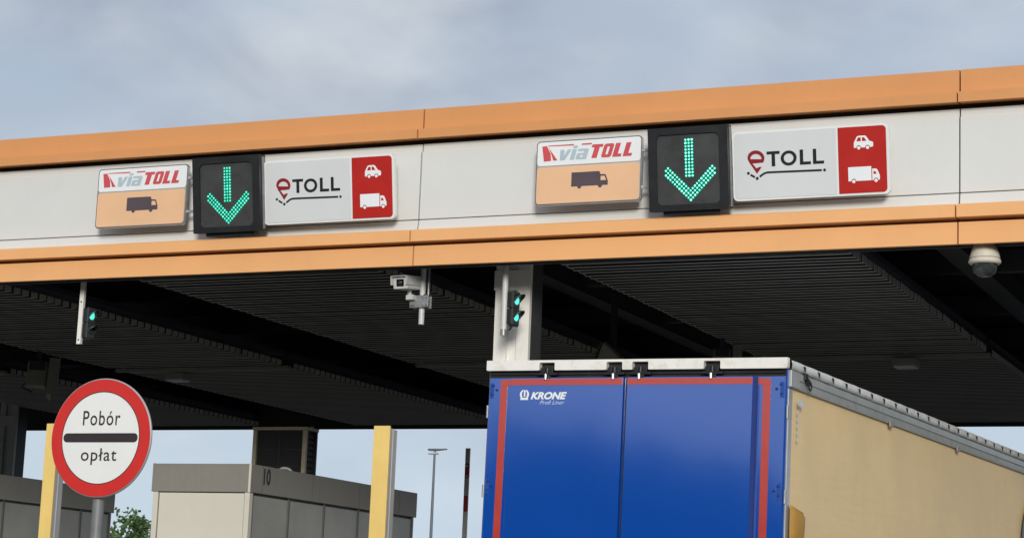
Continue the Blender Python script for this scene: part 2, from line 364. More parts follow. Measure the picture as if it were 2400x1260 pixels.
column(-8.335, 18.7, COLW); column(-8.735, 30.8, COLD); column(-23.75, 30.8, COLD); column(-23.35, 18.7, COLW); column(6.3, 18.7, COLW)

def ceiling_light(x, y, label):
    t = thing('ceiling_light', label, 'ceiling light', (x, y, 5.35), group='luminaires under the canopy')
    MB().box(-.15, .15, -.13, .13, .02, .115).build('housing', ANT, t, .008)
    MB().box(-.13, .13, -.11, .11, .0, .019).build('diffuser', SGREY, t)
    MB().box(-.02, .02, -.02, .02, .116, .21).build('stem', ANT, t)
ceiling_light(-16.75, 25.62, 'small unlit ceiling light above the round toll sign')
ceiling_light(-5.9, 25.4, 'small unlit ceiling light above the trailer roof')

# ------------------------------------------------------------------ signs on the fascia
def van_outline():
    """filled box-truck pictogram, unit width, height .43; returns contours"""
    body = [(0, .085), (.085, .085)] + [(.115 + .06*math.cos(R(a)), .075 + .055*math.sin(R(a))) for a in range(190, 351, 20)][:] + [(.19, .085), (.70, .085)]
    body = [(0, .07), (.16, .07)] + circ(.225, .065, .055, 8, 180, 360) + [(.29, .07), (.70, .07)] + circ(.79, .065, .055, 8, 180, 360) + [(.86, .07), (1, .07), (1, .16), (.97, .25), (.93, .335), (.79, .345), (.775, .40), (.75, .42), (0, .42)]
    hole = [(.80, .19), (.80, .30), (.905, .30), (.955, .19)]
    return [body, hole]
def via_sign(x0, x1, z0, z1, label):
    t = thing('lane_sign', label, 'sign', ((x0+x1)/2, YF-.22, z0), group='lane signs for the old toll system')
    W, H = x1-x0, z1-z0; a = -W/2
    link('panel', shape_mesh('panel', [rrect(a, -a, 0, H, .04)], ALU, .035, -.036), t)
    sp = H*.61
    link('white_field', shape_mesh('white_field', [[p for p in rrect(a+.012, -a-.012, sp, H-.012, .032) if 1]], SWHITE, .003, .001), t)
    link('peach_field', shape_mesh('peach_field', [rrect(a+.012, -a-.02, .014, sp-.012, .032)], SPEACH, .003, .001), t)
    U = lambda u: a + u*W; V = lambda v: H*(1-v)
    # road emblem: a red wedge of road with a pale centre line, and the thin bars over the word
    e = lambda l: [(U(p[0]), V(p[1])) for p in l]
    link('emblem', shape_mesh('emblem', [e([(.055, .085), (.10, .08), (.137, .20), (.145, .315), (.075, .32)]), e([(.118, .095), (.14, .16), (.205, .312), (.165, .314), (.142, .20)])], VRED, 0, .006), t)
    link('lettering', shape_mesh('lettering', [e([(.105, .075), (.36, .075), (.355, .096), (.118, .088)]), e([(.435, .075), (.53, .075), (.525, .096), (.43, .096)])], VRED, 0, .006), t)
    sh = .035
    def it(l, u0): return [(U(u0 + p[0] + (p[1])*0 + sh*(1-(p[1]-.10)/.21)), V(p[1])) for p in l]
    def blk(l, u0): return it(l, u0)
    T = [(0, .10), (.105, .10), (.105, .145), (.077, .145), (.077, .31), (.027, .31), (.027, .145), (0, .145)]
    O = [(.012, .10), (.082, .10), (.094, .125), (.094, .285), (.082, .31), (.012, .31), (0, .285), (0, .125)]
    Oh = [(.036, .145), (.058, .145), (.058, .265), (.036, .265)]
    Lt = [(0, .10), (.046, .10), (.046, .265), (.082, .265), (.082, .31), (0, .31)]
    link('lettering', shape_mesh('lettering', [blk(T, .50), blk(O, .615), blk(Oh, .615), blk(Lt, .722), blk(Lt, .82)], VRED, 0, .006), t)
    v = [(0, .155), (.042, .155), (.052, .25), (.072, .155), (.108, .155), (.07, .315), (.024, .315)]
    i_ = [(0, .155), (.042, .155), (.042, .315), (0, .315)]; dot = [(0, .102), (.042, .102), (.042, .138), (0, .138)]
    a_ = [(.0, .155), (.095, .155), (.103, .175), (.103, .315), (.012, .315), (0, .30), (0, .235), (.012, .22), (.062, .22), (.062, .19), (0, .19)]; ah = [(.038, .25), (.062, .25), (.062, .285), (.038, .285)]
    link('lettering', shape_mesh('lettering', [blk(v, .205), blk(i_, .322), blk(dot, .322), blk(a_, .376), blk(ah, .376)], VBLUE, 0, .0065), t)
    s = W*.345
    link('truck_symbol', shape_mesh('truck_symbol', [xf(c, s, U(.345), V(.775), s*1.05) for c in van_outline()], PLUM, 0, .006), t)
    link('rim_line', shape_mesh('rim_line', [rrect(a+.004, -a-.004, .004, H-.004, .038), rrect(a+.010, -a-.010, .010, H-.010, .034)], PLUM, 0, .003), t)
    for z in (H*.22, H*.78):
        MB().box(-a-.05, -a+.10, .03, .055, z-.012, z+.012).build('bracket', GALV, t)
        MB().box(a+.1, -a-.1, .03, .055, z-.018, z+.018).box(-.02, .02, .056, .225, z-.02, z+.02).build('rear_rail', GALV, t)
def arrow_sign(x0, x1, z0, z1, label, cracked):
    tl = math.atan2(.12, z1-z0); H = (z1-z0)/math.cos(tl); W = x1-x0; a = -W/2
    t = thing('lane_signal', label, 'signal', ((x0+x1)/2, YF-.24, z0), (tl, 0, 0), group='green arrow lane signals')
    MB().box(a, -a, .0, .10, 0, H).build('housing', BLACKM, t, .008)
    link('bezel', shape_mesh('bezel', [[(a, 0), (-a, 0), (-a, H), (a, H)], rrect(a+W*.105, -a-W*.105, H*.075, H*.915, .05)], BLACKM, .03, .001), t)
    link('screen', shape_mesh('screen', [rrect(a+W*.1, -a-W*.1, H*.07, H*.92, .05)], SCREEN, .010, .002), t)
    U = lambda u: a + u*W; V = lambda v: H*(1-v)
    P = []
    def field(p0, p1, rows, cols):
        p0, p1 = Vector(p0), Vector(p1); d = p1-p0; n = Vector((-d.y, d.x)).normalized()
        for i in range(cols):
            for j in range(rows): P.append(p0 + d*(i/(cols-1)) + n*((j-(rows-1)/2)*.031))
    field((U(.51), V(.155)), (U(.51), V(.585)), 3, 12)
    tip = Vector((U(.52), V(.875))); pt = .0305
    for sgn in (-1, 1):
        for j in range(3):
            for i in range(12):
                if sgn > 0 and i == 0 and j == 0: continue
                # rows step inwards from the outer edge; each starts on the mitre line above the tip
                q_ = Vector((sgn*(i*pt)/math.sqrt(2), (i*pt)/math.sqrt(2))) + Vector((0, j*pt*math.sqrt(2)))
                q_ += Vector((-sgn*0, 0)) 
                if q_.y > .40*H: continue
                if sgn > 0 and i == 0: continue
                q_ = q_ if i + j < 15 else q_
                P.append(tip + q_)
    b = MB(); g = MB()
    for p in P:
        lr = .0092*rnd.uniform(.78, 1.15)
        b.add([(p.x + lr*math.cos(k*math.pi/3), -.0165, p.y + lr*math.sin(k*math.pi/3)) for k in range(6)] + [(p.x, -.021, p.y)], [(k, (k+1) % 6, 6) for k in range(6)])
        g.add([(p.x + .0165*math.cos(k*math.pi/4), -.0135, p.y + .0165*math.sin(k*math.pi/4)) for k in range(8)] + [(p.x + .0165*math.cos(k*math.pi/4), -.0122, p.y + .0165*math.sin(k*math.pi/4)) for k in range(8)], [tuple(range(8))] + [(k, (k+1) % 8, (k+1) % 8+8, k+8) for k in range(8)])
    b.build('led_dots', LEDB if cracked else LED, t)['kind'] = 'stuff'; g.build('led_sockets', LEDG, t)['kind'] = 'stuff'
    MB().box(-a+.002, -a+.014, .02, .06, .02, H-.02).build('hinge_rail', GALV, t)
    MB().box(a+.12, -a-.10, .02, .09, -.035, -.002).build('lower_tray', BLACKM, t)
    for z in (H*.25, H*.75): MB().box(-.06, .06, .101, .29 + (z-.1)*.1, z-.03, z+.03).build('bracket', GALV, t)
def e_sign(x0, x1, z0, z1, label):
    tl = math.atan2(.10, z1-z0); H = (z1-z0)/math.cos(tl); W = x1-x0; a = -W/2
    t = thing('lane_sign', label, 'sign', ((x0+x1)/2, YF-.20, z0), (tl, 0, 0), group='lane signs for the new toll system')
    link('panel', shape_mesh('panel', [rrect(a, -a, 0, H, .045)], SWHITE, .045, -.046), t)
    U = lambda u: a + u*W; V = lambda v: H*(1-v)
    g = rrect(U(.012), U(.668), .018, H-.018, .035); gg = [(min(p[0], U(.668)) , p[1]) for p in g]
    gg = [p for p in rrect(U(.012), U(.72), .018, H-.018, .036) if p[0] < U(.668)] ; gg = [(U(.668), .018)] + [(U(.668), H-.018)] + gg
    link('grey_field', shape_mesh('grey_field', [gg], SGREY, .002, .001), t)
    rr = [p for p in rrect(U(.60), U(.983), .02, H-.02, .036) if p[0] > U(.682)]
    i0 = 0
    rr = [(U(.682), .02)] + [p for p in rr if p[1] < H/2] + [p for p in rr if p[1] > H/2] + [(U(.682), H-.02)]
    link('red_field', shape_mesh('red_field', [rr], SRED, .003, .001), t)
    q = 1/1905.*W          # one reference unit
    E = lambda x, y: (U(.0) + (x-115)*q, V((y - 219 + (x-410)*.068)/952))
    arc = [(409 + 105*math.cos(R(d)), 592 - 105*math.sin(R(d))) for d in range(-30, 200, 10)]
    eo = arc + [(325, 655), (418, 808), (478, 712), (440, 715), (414, 735), (362, 668), (500, 652)]
    eh = [(409 + 70*math.cos(R(d)), 607 - 72*math.sin(R(d))) for d in range(0, 181, 15)]
    link('logo', shape_mesh('logo', [[E(*p) for p in eo], [E(*p) for p in eh]], ERED, 0, .0055), t)
    T = [(542, 498), (703, 498), (703, 538), (645, 538), (645, 704), (602, 704), (602, 538), (542, 538)]
    fl = lambda pts: [(U(0) + (x-115)*q, V((y-205)/952)) for x, y in pts]
    O = [(812 + 98*math.cos(R(d)), 603 + 103*math.sin(R(d))) for d in range(0, 360, 12)]; Oi = [(812 + 59*math.cos(R(d)), 603 + 63*math.sin(R(d))) for d in range(0, 360, 12)]
    Lx = lambda x: [(x, 498), (x+42, 498), (x+42, 664), (x+134, 664), (x+134, 704), (x, 704)]
    link('lettering', shape_mesh('lettering', [fl(T), fl(O), fl(Oi), fl(Lx(948)), fl(Lx(1108))], SBLACK, 0, .0055), t)
    f2 = lambda x, y: (U(0) + (x-115)*q, V((y)/952))
    ln = [circ(*f2(310, 576), .0135, 12), stroke([f2(336, 598), f2(390, 635)], .0185), circ(*f2(418, 653), .0145, 12), stroke([f2(448, 632), f2(505, 590), f2(545, 578), f2(1212, 588)], .0185), circ(*f2(1245, 588), .0135, 12)]
    link('route_line', shape_mesh('route_line', ln, SBLACK, 0, .0055), t)
    s = W*.122; cx, cz = U(.782), V(.358)
    car = [(0, .10), (.13, .10)] + circ(.25, .10, .12, 8, 180, 0) + [(.38, .10), (.58, .10)] + circ(.70, .10, .12, 8, 180, 0) + [(.83, .10), (.97, .12), (1, .2), (.98, .36), (.80, .42), (.64, .66), (.56, .70), (.26, .70), (.16, .66), (.03, .42), (0, .34)]
    w1 = [(.13, .42), (.22, .61), (.36, .61), (.36, .42)]; w2 = [(.42, .42), (.42, .61), (.53, .61), (.66, .42)]
    link('car_symbol', shape_mesh('car_symbol', [xf(c, s, cx, cz) for c in (car, w1, w2)] + [xf(circ(x, .09, .085, 12), s, cx, cz) for x in (.25, .70)], WPRINT, 0, .0065), t)
    s = W*.197; cx, cz = U(.742), V(.835)
    bx = [(0, .08), (.09, .08)] + circ(.17, .08, .075, 8, 180, 0) + [(.25, .08), (.735, .08), (.735, .52), (0, .52)]
    cab = [(.76, .08), (.80, .08)] + circ(.875, .08, .073, 8, 180, 0) + [(.95, .08), (1, .10), (1, .22), (.93, .40), (.88, .44), (.76, .44)]; wn = [(.80, .27), (.80, .36), (.86, .36), (.90, .27)]
    link('truck_symbol', shape_mesh('truck_symbol', [xf(c, s, cx, cz) for c in (bx, cab, wn)] + [xf(circ(x, .07, .055, 12), s, cx, cz) for x in (.17, .875)], WPRINT, 0, .0065), t)
    for x in (-.5, .5):
        MB().box(x-.025, x+.025, .046, .07, .04, H-.04).box(x-.02, x+.02, .071, .20, H*.2, H*.2+.04).box(x-.02, x+.02, .071, .255, H*.8, H*.8+.04).build('bracket', GALV, t)
    for z in (.18*H, .55*H, .85*H): MB().box(a-.02, a-.001, .01, .03, z-.02, z+.02).build('clip', GALV, t)
via_sign(-12.79, -11.672, 5.918, 6.56, 'white and peach sign with dark truck symbol, leftmost sign on the fascia')
via_sign(-7.73, -6.647, 5.92, 6.553, 'white and peach sign with dark truck symbol, right of the middle fascia seam')
arrow_sign(-11.525, -10.73, 5.805, 6.572, 'black lane signal with dimmer green arrow, left on the fascia', 0)
arrow_sign(-6.538, -5.762, 5.798, 6.565, 'black lane signal with brighter green arrow, above the trailer', 1)
e_sign(-10.725, -9.235, 5.869, 6.51, 'pale grey and red sign with car and truck symbols, just left of middle fascia seam')
e_sign(-5.742, -4.282, 5.872, 6.50, 'pale grey and red sign with car and truck symbols, rightmost on the fascia')

# ------------------------------------------------------------------ hung below the front edge
def small_signal(x, ztop, zbot, label, lit, post_m, rz):
    t = thing('small_traffic_light', label, 'traffic light', (x, YF+.3, zbot), group='small two-lamp traffic lights under the fascia')
    h = ztop - zbot + .35
    if lit[1]: MB().tube([(0,0,.04), (0,0,h)], .03, 14).build('post', post_m, t); MB().tube([(0,0,-.02), (0,0,.039)], .0305, 14).build('end_sleeve', GALV, t)
    else:
        MB().box(-.026, .026, -.02, .02, 0, h).build('post', post_m, t, .004)
        for z in (.045, .46): MB().lathe([(.0, -.026), (.008, -.026), (.010, -.0205)], (0, 0, z), 8, 'y').build('bolt', BLACKM, t)
    hd = bpy.data.objects.new('signal_head', MB().box(-.055, .0, -.055, .055, .0, .158).box(-.055, 0, -.055, .055, .164, .322).mesh('signal_head', BLACKM, .008)); COL.objects.link(hd); hd.parent = t
    hd.location = (.095, .03, .07 if not lit[1] else .09); hd.rotation_euler = (0, 0, rz)
    MB().box(.0015, .022, -.06, .06, -.004, .159).box(.0015, .022, -.06, .06, .162, .328).build('door_frame', SIGD, hd, .004)
    for j, z in enumerate((.08, .243)):
        MB().lathe([(.0, .036), (.03, .034), (.046, .024)], (0, 0, z), 18, 'x').build('lens', LAMPG if lit[1-j] else LAMPOFF, hd)
        n = 16; vs = []; fs = []
        for k in range(n+1):
            a = R(-20 + 220*k/n); ln = .02 + .070*max(0, math.sin(a))**.8
            for rr, xx in ((.052, .023), (.050, .023+ln)): vs.append((xx, rr*math.cos(a), z + rr*math.sin(a)))
            for rr, xx in ((.056, .023), (.054, .023+ln)): vs.append((xx, rr*math.cos(a), z + rr*math.sin(a)))
        for k in range(n):
            p = k*4; q_ = p+4
            fs += [(p, p+1, q_+1, q_), (p+2, q_+2, q_+3, p+3), (p+1, p+3, q_+3, q_+1)]
        MB().add(vs, fs, True).build('visor', BLACKM, hd)
    MB().box(-.09, -.056, -.02, .02, .06, .10).box(-.09, -.056, -.02, .02, .24, .28).build('bracket', GALV, hd)
    MB().tube([(-.03, 0, -.002), (-.03, 0, -.03), (-.06, .01, -.05)], .009, 8).box(-.045, .03, -.03, .03, -.022, -.003).build('cable_gland', BLACKM, hd)
small_signal(-13.252, 5.47, 4.772, 'small traffic light with only its upper green lamp lit, on flat white bar', (1, 0), COLW, R(-3))
small_signal(-8.238, 5.48, 4.775, 'small traffic light with both green lamps lit, in front of white column', (1, 1), CCTV, R(-8))

t = thing('security_camera', 'pale box security camera on short post below the fascia seam', 'camera', (-9.194, YF+.4, 4.903))
MB().tube([(0,0,0), (0,0,.75)], .029, 16).build('post', CCTV, t)
MB().tube([(.055,.02,.30), (.055,.02,.75)], .012, 10).build('conduit', GALV, t)
MB().box(-.115, .085, -.055, -.030, .165, .29).box(-.115, .085, .031, .05, .165, .29).box(.03, .10, -.07, -.056, .17, .285).build('clamp_plate', GALV, t, .003)
for x in (-.09, -.06, .045, .085):
    for z in (.19, .265): MB().lathe([(0, -.085), (.010, -.085), (.010, -.056)], (x, 0, z), 6, 'y').build('clamp_bolt', GALV, t)
MB().box(-.13, -.05, -.11, -.056, .24, .29).tube([(-.10, -.09, .288), (-.10, -.10, .345)], .022, 10).build('bracket_arm', CCTV, t, .0)
hd = MB().box(-.083, .083, -.16, .15, -.062, .06).build('casing', CCTV, t, .012, (-.115, -.10, .405), (R(7), 0, R(-4)))
MB().box(-.092, .092, -.195, .16, .0625, .071).box(-.092, -.0845, -.195, .16, -.02, .0624).box(.0845, .092, -.195, .16, -.02, .0624).build('sun_shield', CCTV, hd)
link('window', shape_mesh('window', [rrect(-.042, .042, -.036, .036, .006)], GLASSB, .003, .161), hd)
MB().lathe([(.0, -.168), (.018, -.168), (.02, -.165)], (0, 0, 0), 14, 'y').build('lens', SMOKE, hd)
MB().tube([(-.02, .05, .35), (.0, .02, .30), (.03, -.03, .295), (.055, 0, .31)], .006, 8).build('cable', BLACKM, t)

t = thing('dome_camera', 'cream dome security camera hanging under the right end of the fascia', 'camera', (-3.51, YF+.13, 5.165))
MB().lathe([(.0, .31), (.06, .31), (.085, .28), (.112, .235), (.130, .175), (.136, .135), (.143, .125), (.143, .112), (.125, .095), (.108, .095)], (0,0,0), 32).build('housing', CREAM, t)
MB().lathe([(.110, .096), (.108, .06), (.094, .022), (.062, -.006), (.03, -.016), (.0, -.018)], (0,0,0), 32).build('dome', SMOKE, t)
MB().lathe([(.1345, .150), (.1385, .147), (.1355, .144)], (0,0,0), 32).build('seam_ring', BAND, t)
MB().box(-.075, .075, -.06, .06, .312, .46).build('mount', ANT, t, .006)
MB().box(-.03, .03, -.03, .03, .43, .75).build('stem', ANT, t)

def antenna(x, y, z, rz, tilt, label, kind=0, s=1.):
    t = thing('toll_antenna', label, 'antenna', (x, y, z), (0, 0, rz), group='tag readers hanging under the canopy')
    MB().box(-.03, .03, -.03, .03, .30*s, 6.05-z).build('hanger', DECK, t)
    if kind == 0:
        b_ = MB().box(-.13*s, .13*s, -.07, .07, -.02, .34*s).build('reader_box', ANT, t, .02, (0, -.08, .03), (tilt, 0, 0))
        MB().box(-.10*s, .10*s, -.10, -.075, .20*s, .32*s).build('yoke', BEAM, b_)
        MB().box(.16*s, .185*s, -.12, .12, -.16, .36*s).box(.16*s, .30*s, -.14, -.122, -.16, .36*s).build('side_shield', ANT, b_)
        MB().tube([(-.13*s, 0, .05), (-.2*s, .05, .0), (-.05, .08, -.06)], .012, 8).build('cable', BLACKM, b_)
    else:
        b_ = MB().box(-.20*s, .20*s, -.03, .03, -.19*s, .19*s).build('reader_panel', ANT, t, .015, (0, -.06, .16), (tilt, R(40), 0))
        MB().box(-.22*s, -.201*s, -.05, .05, -.19*s, .19*s).build('panel_hood', BEAM, b_)
        MB().box(-.34, -.10, .02, .10, .0, .16).build('junction_box', ANT, t, .01)
antenna(-17.6, 23.4, 4.97, R(28), R(-14), 'grey tag reader box hanging at the left above the yellow post', 0, 1.05)
antenna(-9.05, 23.4, 5.02, R(-10), R(25), 'tilted flat tag reader seen just over the trailer roof, left one', 1)
antenna(-7.72, 23.6, 5.06, R(18), R(-20), 'grey tag reader box seen just over the trailer roof, right one', 0, .8)

# ------------------------------------------------------------------ semi trailer
tr = thing('semi_trailer', 'box trailer with blue rear doors, red tape frame and ochre curtain side', 'trailer', (-5.661-.058, 15.109, 0), (0, R(.827), R(-3.29)))
W2 = 1.275; TOP = 4.03
def X(px): return (px-1148)/700*2.55 - W2
def Z(row): return TOP - (row-846)/297.5
def tp(name, mb, m, bevel=0, parent=None): return mb.build(name, m, parent or tr, bevel)
# rear top cap with the four latch notches
notch = [X(1295), X(1457), X(1518), X(1683)]; nw = .068
cap = [(-W2-.01, 4.03), (-W2-.01, 3.955), (-W2, 3.948)]
for x in notch: cap += [(x-nw-.004, 3.948), (x-nw, 3.955), (x-nw, 4.004), (x-nw+.006, 4.010), (x+nw-.006, 4.010), (x+nw, 4.004), (x+nw, 3.955), (x+nw+.004, 3.948)]
cap += [(W2, 3.948), (W2+.01, 3.955), (W2+.01, 4.03)]
link('rear_cap', shape_mesh('rear_cap', [cap], TWHITE, .05, .0), tr)
tp('rear_header', MB().box(-W2+.005, W2-.005, .002, .09, 3.86, 4.005), RUBBER)
tp('header_seal', MB().tube([(-W2+.02, -.002, 3.925), (W2-.02, -.002, 3.925)], .012, 8).tube([(-W2+.02, -.004, 3.897), (W2-.02, -.004, 3.897)], .009, 8), RUBBER)
for x in notch:
    l = tp('door_latch', MB().box(x-.055, x-.02, -.05, -.003, 3.928, 3.968).box(x+.02, x+.055, -.05, -.003, 3.928, 3.968).box(x-.085, x+.09, -.058, -.003, 3.908, 3.927).box(x-.02, x+.035, -.054, -.003, 3.875, 3.9075), BLACKM, .003)
    tp('lock_rod', MB().tube([(x, -.066, 3.872), (x, -.066, 3.914)], .012, 10), CHROME, parent=l)
    tp('lock_cam', MB().tube([(x, -.038, 3.925), (x, -.038, 3.968)], .017, 10), BLACKM, parent=l)
DS = X(1485)
ZT = 3.893; ZB = 1.25
for x0, x1, s in ((-W2+.006, DS-.004, -1), (DS+.004, W2-.012, 1)):
    d = tp('rear_door', MB().box(x0, x1, -.012, .055, ZB, ZT), BLUE, .006)
    # proud centre field inside the folded door edge
    f0, f1 = (X(1208), x1-.012) if s < 0 else (x0+.012, X(1776))
    tp('door_field', MB().box(f0, f1, -.052, -.0125, ZB+.02, Z(882.5)-.02), BLUE, .002, d)
    if s > 0: tp('fold_shade', MB().box(f1+.0005, f1+.030, -.050, -.0125, ZB+.02, Z(882.5)-.022), DARKB, 0, d)  # dark strip: shade of the door step put in as colour
    zt1, zt0 = Z(891), Z(906)
    e0, e1 = (X(1178), X(1206)) if s < 0 else (X(1784), X(1812))
    tp('reflective_tape', MB().box(f0+.003, f1-.006 if s < 0 else f1-.003, -.0545, -.0525, zt0, zt1), TAPE, 0, d)
    tp('reflective_tape', MB().box(e0, e1-.001, -.0150, -.0125, zt0, zt1), TAPE, 0, d)
    v0, v1 = (X(1178), X(1195)) if s < 0 else (X(1795), X(1812))
    tp('reflective_tape', MB().box(v0, v1, -.0150, -.0125, ZB+.1, zt0-.001), TAPE, 0, d)
    xe = x0+.03 if s < 0 else x1-.03
    for zc in (3.79, 3.02, 2.2, 1.5):
        h = tp('hinge', MB().box(min(xe-s*.01, xe+s*.022), max(xe-s*.01, xe+s*.022), -.017, -.013, zc-.06, zc+.06), BLUED, .002, d)
        bb = MB()
        for dx, dz in ((-.025, .04), (-.02, -.03), (-.06, .005)): bb.lathe([(0, -.025), (.009, -.024), (.011, -.0128)], (xe - s*abs(dx) + s*.02, 0, zc+dz), 8, 'y')
        tp('rivets', bb, DARKB, 0, d)
    tp('lock_bar', MB().tube([((x0+x1)/2-.3, -.075, ZB+.05), ((x0+x1)/2-.3, -.075, 2.1)], .014, 10).tube([((x0+x1)/2+.3, -.075, ZB+.05), ((x0+x1)/2+.3, -.075, 2.1)], .014, 10), CHROME, 0, d)
tp('door_seal', MB().box(DS-.0035, DS+.0035, -.030, .05, ZB, ZT), RUBBER)
for s in (-1, 1):
    tp('corner_post', MB().box(*sorted((s*(W2-.011), s*W2)), -.004, .10, 1.1, 3.945), BLUED if s > 0 else RUBBER, .002)
    for zc in (3.62, 2.98, 2.2): tp('post_hinge', MB().tube([(s*(W2+.004), -.006, zc-.05), (s*(W2+.004), -.006, zc+.05)], .011, 8), GALV)
tp('light_post', MB().box(W2-.0005, W2+.010, .0, .085, 1.1, 3.80), ALU, .002)
# writing on the left door
ld = [c for c in tr.children if c.name.startswith('rear_door')][0]
fz = .0530
link('lettering', text_mesh('lettering', 'KRONE', (X(1259), X(1347), Z(940), Z(922.5)), WPRINT, fz, .045, .28), ld)
link('lettering', text_mesh('lettering', 'Profi Liner', (X(1282), X(1342), Z(952), Z(942.5)), WFADE, fz, .006, .35), ld)
cx, cz, s = X(1243.5), Z(929), .043
crown_l = [(-.15, .95), (-.55, .85), (-.9, .45), (-.98, 0), (-.8, -.5), (-.75, -.62), (-.85, -.95), (.85, -.95), (.75, -.62), (.8, -.5), (.98, 0), (.9, .45), (.55, .85), (.32, .95), (.30, .7), (.5, .45), (.55, .1), (.45, -.3), (.42, -.55), (-.42, -.55), (-.45, -.3), (-.55, .1), (-.5, .45), (-.25, .72)]
link('emblem', shape_mesh('emblem', [xf(crown_l, s, cx, cz), xf([(-.13, -.38), (.17, -.38), (.24, .9), (.06, .8), (-.14, .95)], s, cx, cz)], WPRINT, 0, fz), ld)
# body
LEN = 13.6
tp('body_core', MB().box(-W2+.03, W2-.03, .1, LEN, 1.15, 3.93), RUBBER)
def wob(y): return .012*math.sin(y*3.1) + .008*math.sin(y*7.7+1)
for s in (-1, 1):
    # curtain: a slightly billowing cloth
    ny, nz = 90, 22; vs = []; fs = []
    for i in range(ny+1):
        for j in range(nz+1):
            y = .055 + (LEN-.1)*(i/ny)**1.35; z = 1.2 + (3.825-1.2)*j/nz
            e = min(1, (3.825-z)*2.2) * min(1, (y-.03)*3)
            d = .012*math.sin(z*1.9+.4*y) + .006*math.sin(y*1.3+z*.8) + .002*math.sin(y*5+z*2) + .0022*math.sin(z*11+y*1.7)
            vs.append((s*(W2-.012 + e*(d+.018)), y, z))
    for i in range(ny):
        for j in range(nz):
            a = i*(nz+1)+j; fs.append((a, a+nz+1, a+nz+2, a+1))
    tp('side_curtain', MB().add(vs, fs, True), CURT)
    tp('top_rail', MB().prof_x([(0, 0)]*0 + [(0,0),(0,0),(0,0)], 0, 0) if 0 else MB().add(
        [(s*(W2+o), y, z) for y in (.03, LEN) for o, z in ((-.02, 3.815), (.012, 3.815), (.016, 3.83), (.010, 3.875), (.018, 3.885), (.018, 3.935), (.004, 3.945), (-.02, 3.945))],
        [(k, (k+1) % 8, (k+1) % 8+8, k+8) for k in range(8)] + [tuple(range(8)), tuple(range(8, 16))]), RAIL)
    tp('corner_casting', MB().box(*sorted((s*(W2+.019), s*(W2-.02))), .028, .22, 3.818, 3.945), RUBBER if 0 else RAIL, .004)
    # roof tarp edge with its folds
    n = 150; vs = []; fs = []
    for i in range(n+1):
        y = .03 + (LEN-.05)*i/n; ph = (y*2.9) % 1
        fold = .010*(1-abs(2*ph-1)) ; sag = .010*math.sin(y*.9)
        for o, z in ((-.30, 4.01+sag*.5), (-.06, 4.022+sag*.4), (.012+fold, 4.018), (.020+fold*.6, 3.985), (.014+fold, 3.950+.010*(ph > .85)), (-.01, 3.950)):
            vs.append((s*(W2+o), y, z))
    for i in range(n):
        for j in range(5): a = i*6+j; fs.append((a, a+6, a+7, a+1))
    tp('roof_tarp_edge', MB().add(vs, fs, True), TARP)
    bb = MB()
    k = 0
    while .3+k*.345 < LEN-.2:
        y = .3 + k*.345; bb.add([(s*(W2+.030), y-.03, 4.005), (s*(W2+.034), y+.004, 3.955), (s*(W2+.030), y+.02, 4.0), (s*(W2+.012), y, 4.0)], [(0, 1, 2), (0, 2, 3), (0, 3, 1), (1, 3, 2)]); k += 1
    tp('tarp_fold_gussets', bb, RUBBER)['kind'] = 'stuff'
tp('roof_tarp', MB().box(-W2+.2, W2-.2, .03, LEN, 3.985, 4.0), TARP)
# strap end and ring near the corner, curtain pouch, printed marks
hk = tp('roof_strap', MB().box(W2+.019, W2+.034, .30, .37, 3.90, 3.955).tube([(W2+.03, .34, 3.905), (W2+.045, .37, 3.87)], .022, 8), BLACKM, .002)
b = MB(); b.tube([(W2+.045, .385+.030*math.cos(R(a)), 3.858+.030*math.sin(R(a))) for a in range(0, 361, 20)], .006, 6, False); tp('strap_ring', b, BLACKM, 0, hk)
vs = []; fs = []; n = 14
for i in range(n+1):
    for j in range(n+1):
        u, v = i/n, j/n; y = .06+.30*u; z = 2.21+.72*v
        prof = (max(0, math.sin(math.pi*min(1, u*1.02)))**.5) * (1-max(0, (v-.93)/.07)**2 if v > .93 else 1)
        vs.append((W2+.024 + .045*prof + .01*math.sin(v*9)*prof, y, z - .04*u))
for i in range(n):
    for j in range(n): a = i*(n+1)+j; fs.append((a, a+n+1, a+n+2, a+1))
tp('curtain_pouch', MB().add(vs, fs, True), mat('pouch ochre', (.46, .25, .05), .5, var=.15, vscale=4, bump=.2, bscale=8, dirt=.3, dirtcol=(.3, .15, .03)))
b = MB()
for k in range(5): b.box(W2+.034, W2+.036, .155, .175, 3.62-k*.052, 3.65-k*.052)
b.box(W2+.034, W2+.036, .16, .19, 3.685, 3.735).box(W2+.034, W2+.036, .20, .23, 3.68, 3.73).box(W2+.034, W2+.036, .24, .265, 3.676, 3.726)
tp('certificate_print', b, WFADE)
tp('printed_logo', MB().lathe([(0, W2+.034), (.6, W2+.034), (.6, W2+.032)], (0, 7.95, 3.0), 48, 'x', False), mat('slate print', (.10, .105, .14), .45, var=.1))
for y in (2.55, 4.75): tp('curtain_roller', MB().box(W2+.019, W2+.034, y, y+.09, 3.785, 3.83), ANT, .003)
